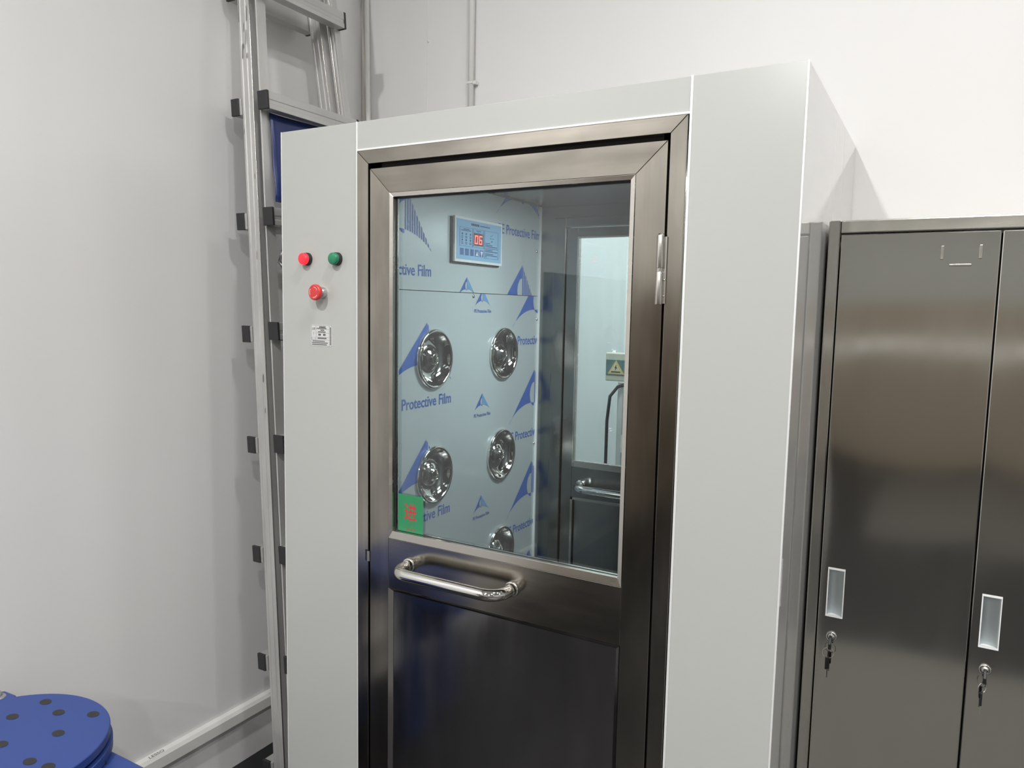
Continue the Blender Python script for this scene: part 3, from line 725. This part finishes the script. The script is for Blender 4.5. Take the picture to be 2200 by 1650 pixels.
# bright lips on the stiles
bm = bmesh.new()
for xo, yf, r in ((.0475, lambda z: yn(z) + .001, .0014), (.0745, lambda z: yn(z) + .006, .0016), (.064, lambda z: yfar(z) - .034, .0022), (.0465, lambda z: yfar(z) - .060, .0018)):
    bm_tube(bm, [(xl(z) + xo, yf(z), z) for z in (.03, 1.2, 2.4, TOPZ)], r, 8)
link('stile_edge', bm, 'hinge', lad)
bm = bmesh.new()   # dark tube standing in for the shaded gap between the two near stiles
for i in range(1): bm_tube(bm, [(xl(z) + .062, yn(z) + .020, z) for z in (.03, 1.2, 2.4, TOPZ)], .0075, 8)
link('stile_channel', bm, plain('dark_aluminium', (.16, .16, .16), .4, .8), lad)
for px, z, l, wd in ((.004, 2.49, .085, .0012), (.022, 2.43, .03, .0015), (.030, 2.40, .05, .0018), (.012, 2.36, .05, .0026), (.030, 2.345, .02, .0022), (.036, 2.47, .05, .0022), (.018, 2.375, .02, .002), (.004, 2.12, .02, .001), (.04, 1.98, .02, .0012), (.033, 1.74, .03, .0012), (.035, 1.36, .03, .0025), (.038, 1.26, .02, .0018)):
    for k in range(1):
        bm = bmesh.new(); x = xl(z) + px
        bm_flat(bm, [(x, z - l / 2), (x + wd, z - l / 2 + .004), (x + wd * .7, z + l / 2), (x - wd * .3, z + l / 2 - .006)], lambda u, v: (u, yn(v) - .0008, v), 0)
        link('scuff_mark', bm, 'mark', lad, normals=False)
# rungs with caps on both sides
def rung(zc, xo0, xo1, h, y0, y1, trim=0):
    bm = bmesh.new(); s = LE
    def P(x, z): return (xl(z) + x, z)
    g = .0016 if xo1 > 0 and xo0 > 0 else 0
    prof_ = [(xo0, zc - h / 2), (xo1, zc - h / 2), (xo1, zc - h * .22), (xo1 - g, zc - h * .19), (xo1 - g, zc + h * .02), (xo1, zc + h * .05), (xo1, zc + h / 2), (xo0, zc + h / 2)]
    pp = [(xl(z) + x, z) for x, z in prof_]
    bm_prism(bm, pp, 'y', y0, y1); r = link('rung', bm, 'ladder_y', lad, .0012)
    for a, b in ((y0 - .005, y0 + .004), (y1 - .004, y1 + .005)):
        bm = bmesh.new(); e = .0016
        bm_prism(bm, [(xl(zc) + xo0 - e + (-LE) * -h / 2, zc - h / 2 - e), (xl(zc) + xo1 - trim + e - LE * -h / 2, zc - h / 2 - e), (xl(zc) + xo1 - trim + e - LE * h / 2, zc + h / 2 + e), (xl(zc) + xo0 - e - LE * h / 2, zc + h / 2 + e)], 'y', a, b)
        link('rung_cap', bm, 'cap', r, .0015, 'black plastic cap')
for i in range(-3, 7):
    z = 2.203 - i * .3475
    if .05 < z < 2.95: rung(z, .078, .116, .052, yn(z) - .004, yfar(z) - .008)
for i in range(-3, 7):
    z = 2.193 - i * .3490
    if .05 < z < 2.95: rung(z, -.040, -.002, .049, yn(z) - .004, yfar(z) - .035, .009)
for xo, yf in ((-.002, lambda z: yn(z) - .003), (-.002, lambda z: yfar(z) - .063), (.052, lambda z: yn(z)), (.05, lambda z: yfar(z) - .040)):
    bm = bmesh.new(); z = .02; bm_box(bm, xl(z) + xo, xl(z) + xo + (.05 if xo < 0 else .032), yf(z), yf(z) + .04, 0, .045); link('foot', bm, 'cap', lad, .003)
# hooks and hinges between the sections
bm = bmesh.new(); bm_prism(bm, [(.24, 1.795), (.32, 1.795), (.32, 1.845), (.256, 1.845), (.24, 1.83)], 'x', -1.842, -1.836); link('hinge_bracket', bm, 'silver', lad, .001)
bm = bmesh.new(); bm_tube(bm, [(-1.84, .215, 1.725), (-1.835, .228, 1.705), (-1.83, .245, 1.69), (-1.826, .262, 1.685)], .006, 10); bm_tube(bm, [(-1.84, .215, 1.725), (-1.84, .24, 1.78)], .004, 8)
link('locking_hook', bm, 'silver', lad)
# blue plastic sheet between the rungs
bm = bmesh.new(); N = 12; vs = {}
for i in range(N + 1):
    for j in range(N + 1):
        z = 1.905 + (2.1745 - 1.905) * j / N; y = yn(2.0) + .036 + .32 * i / N
        vs[i, j] = bm.verts.new((xl(z) + .083 + .003 * math.sin(i * .7) * math.sin(j * .45) + .002 * math.sin(j * .9 + i * .3), y, z))
for i in range(N):
    for j in range(N):
        f = bm.faces.new([vs[i, j], vs[i + 1, j], vs[i + 1, j + 1], vs[i, j + 1]]); f.smooth = True
o = link('plastic_sheet', bm, 'sheet'); tag(o, 'dark blue plastic sheet stretched below a rung of the ladder', 'plastic sheet')
sm = o.modifiers.new('solid', 'SOLIDIFY'); sm.thickness = .002

# ================================================================== BLUE MACHINE
bx, by, bz, br = -1.6840, -.7350, .65, .2185
mach = thing('rotary_stand', 'blue metal machine stand with a round perforated turntable plate, bottom left corner', 'machine', (bx, by, 0))
bm = bmesh.new(); bm_lathe(bm, [(0, -.020), (br - .002, -.020), (br, -.018), (br, -.0015), (br - .0015, 0), (0, 0)], (bx, by, bz), 'z', 96, 0, smooth=False)
for rr, a in ((.82, 120), (.545, 137), (.67, 97), (.87, 73), (.54, 56), (.065, 61), (.55, 5), (.78, 7), (.545, -50), (.545, -100), (.545, -140), (.6, 180), (.85, 25), (.85, -30), (.85, -75), (.85, -120), (.85, -165), (.85, 160)):
    if rr == .85 and a == 25: continue
    c = (bx + rr * br * math.cos(math.radians(a)), by + rr * br * math.sin(math.radians(a)))
    P = [(c[0] + .0150 * math.cos(k * PI / 12), c[1] + .0115 * math.sin(k * PI / 12)) for k in range(24)]
    bm_flat(bm, P, lambda u, v: (u, v, bz + .0005), 1)
tt = link('turntable_plate', bm, ['blue', 'rubber'], mach, 0, 'round blue plate with black holes', normals=False)
bm = bmesh.new(); bm_lathe(bm, [(0, -.052), (br + .002, -.052), (br + .004, -.050), (br + .004, -.030), (br + .002, -.028), (0, -.028)], (bx, by, bz), 'z', 96, 0, smooth=False); link('lower_plate', bm, 'blue', mach)
bm = bmesh.new(); bm_lathe(bm, [(br * .8, -.029), (br * .8, -.019)], (bx, by, bz), 'z', 64, 0); bm_lathe(bm, [(.10, -.30), (.10, -.05)], (bx, by, bz), 'z', 48, 0); link('bearing', bm, 'rubber', mach)
bm = bmesh.new(); bm_box(bm, -1.90, -1.385, -.68, -.565, .53, .597); link('frame_beam', bm, 'blue', mach, .004)
bm = bmesh.new(); bm_prism(bm, [(-1.99, -.67), (-1.935, -.612), (-1.917, -.597), (-1.874, -.594), (-1.862, -.604), (-1.87, -.70)], 'z', .56, .645); link('clamp_block', bm, 'blue', mach, .003)
bm = bmesh.new(); bm_lathe(bm, [(0, .003), (.016, .003), (.017, 0)], (-1.899, -.622, .645), 'z', 24); bm_lathe(bm, [(0, .012), (.009, .012), (.0095, .003)], (-1.899, -.622, .645), 'z', 6); link('bolt', bm, 'silver', mach)
for x, y in ((-1.86, -.62), (-1.62, -.62), (-1.86, -.88), (-1.66, -.88)):
    bm = bmesh.new(); bm_box(bm, x - .025, x + .025, y - .025, y + .025, 0, .53); link('leg', bm, 'blue', mach, .003)
bm = bmesh.new(); bm_tube(bm, [(-1.52, -.61, .598), (-1.505, -.612, .598)], .012, 12); link('slot_plug', bm, 'rubber', mach)  # black tube stands in for the dark slot hole in the beam
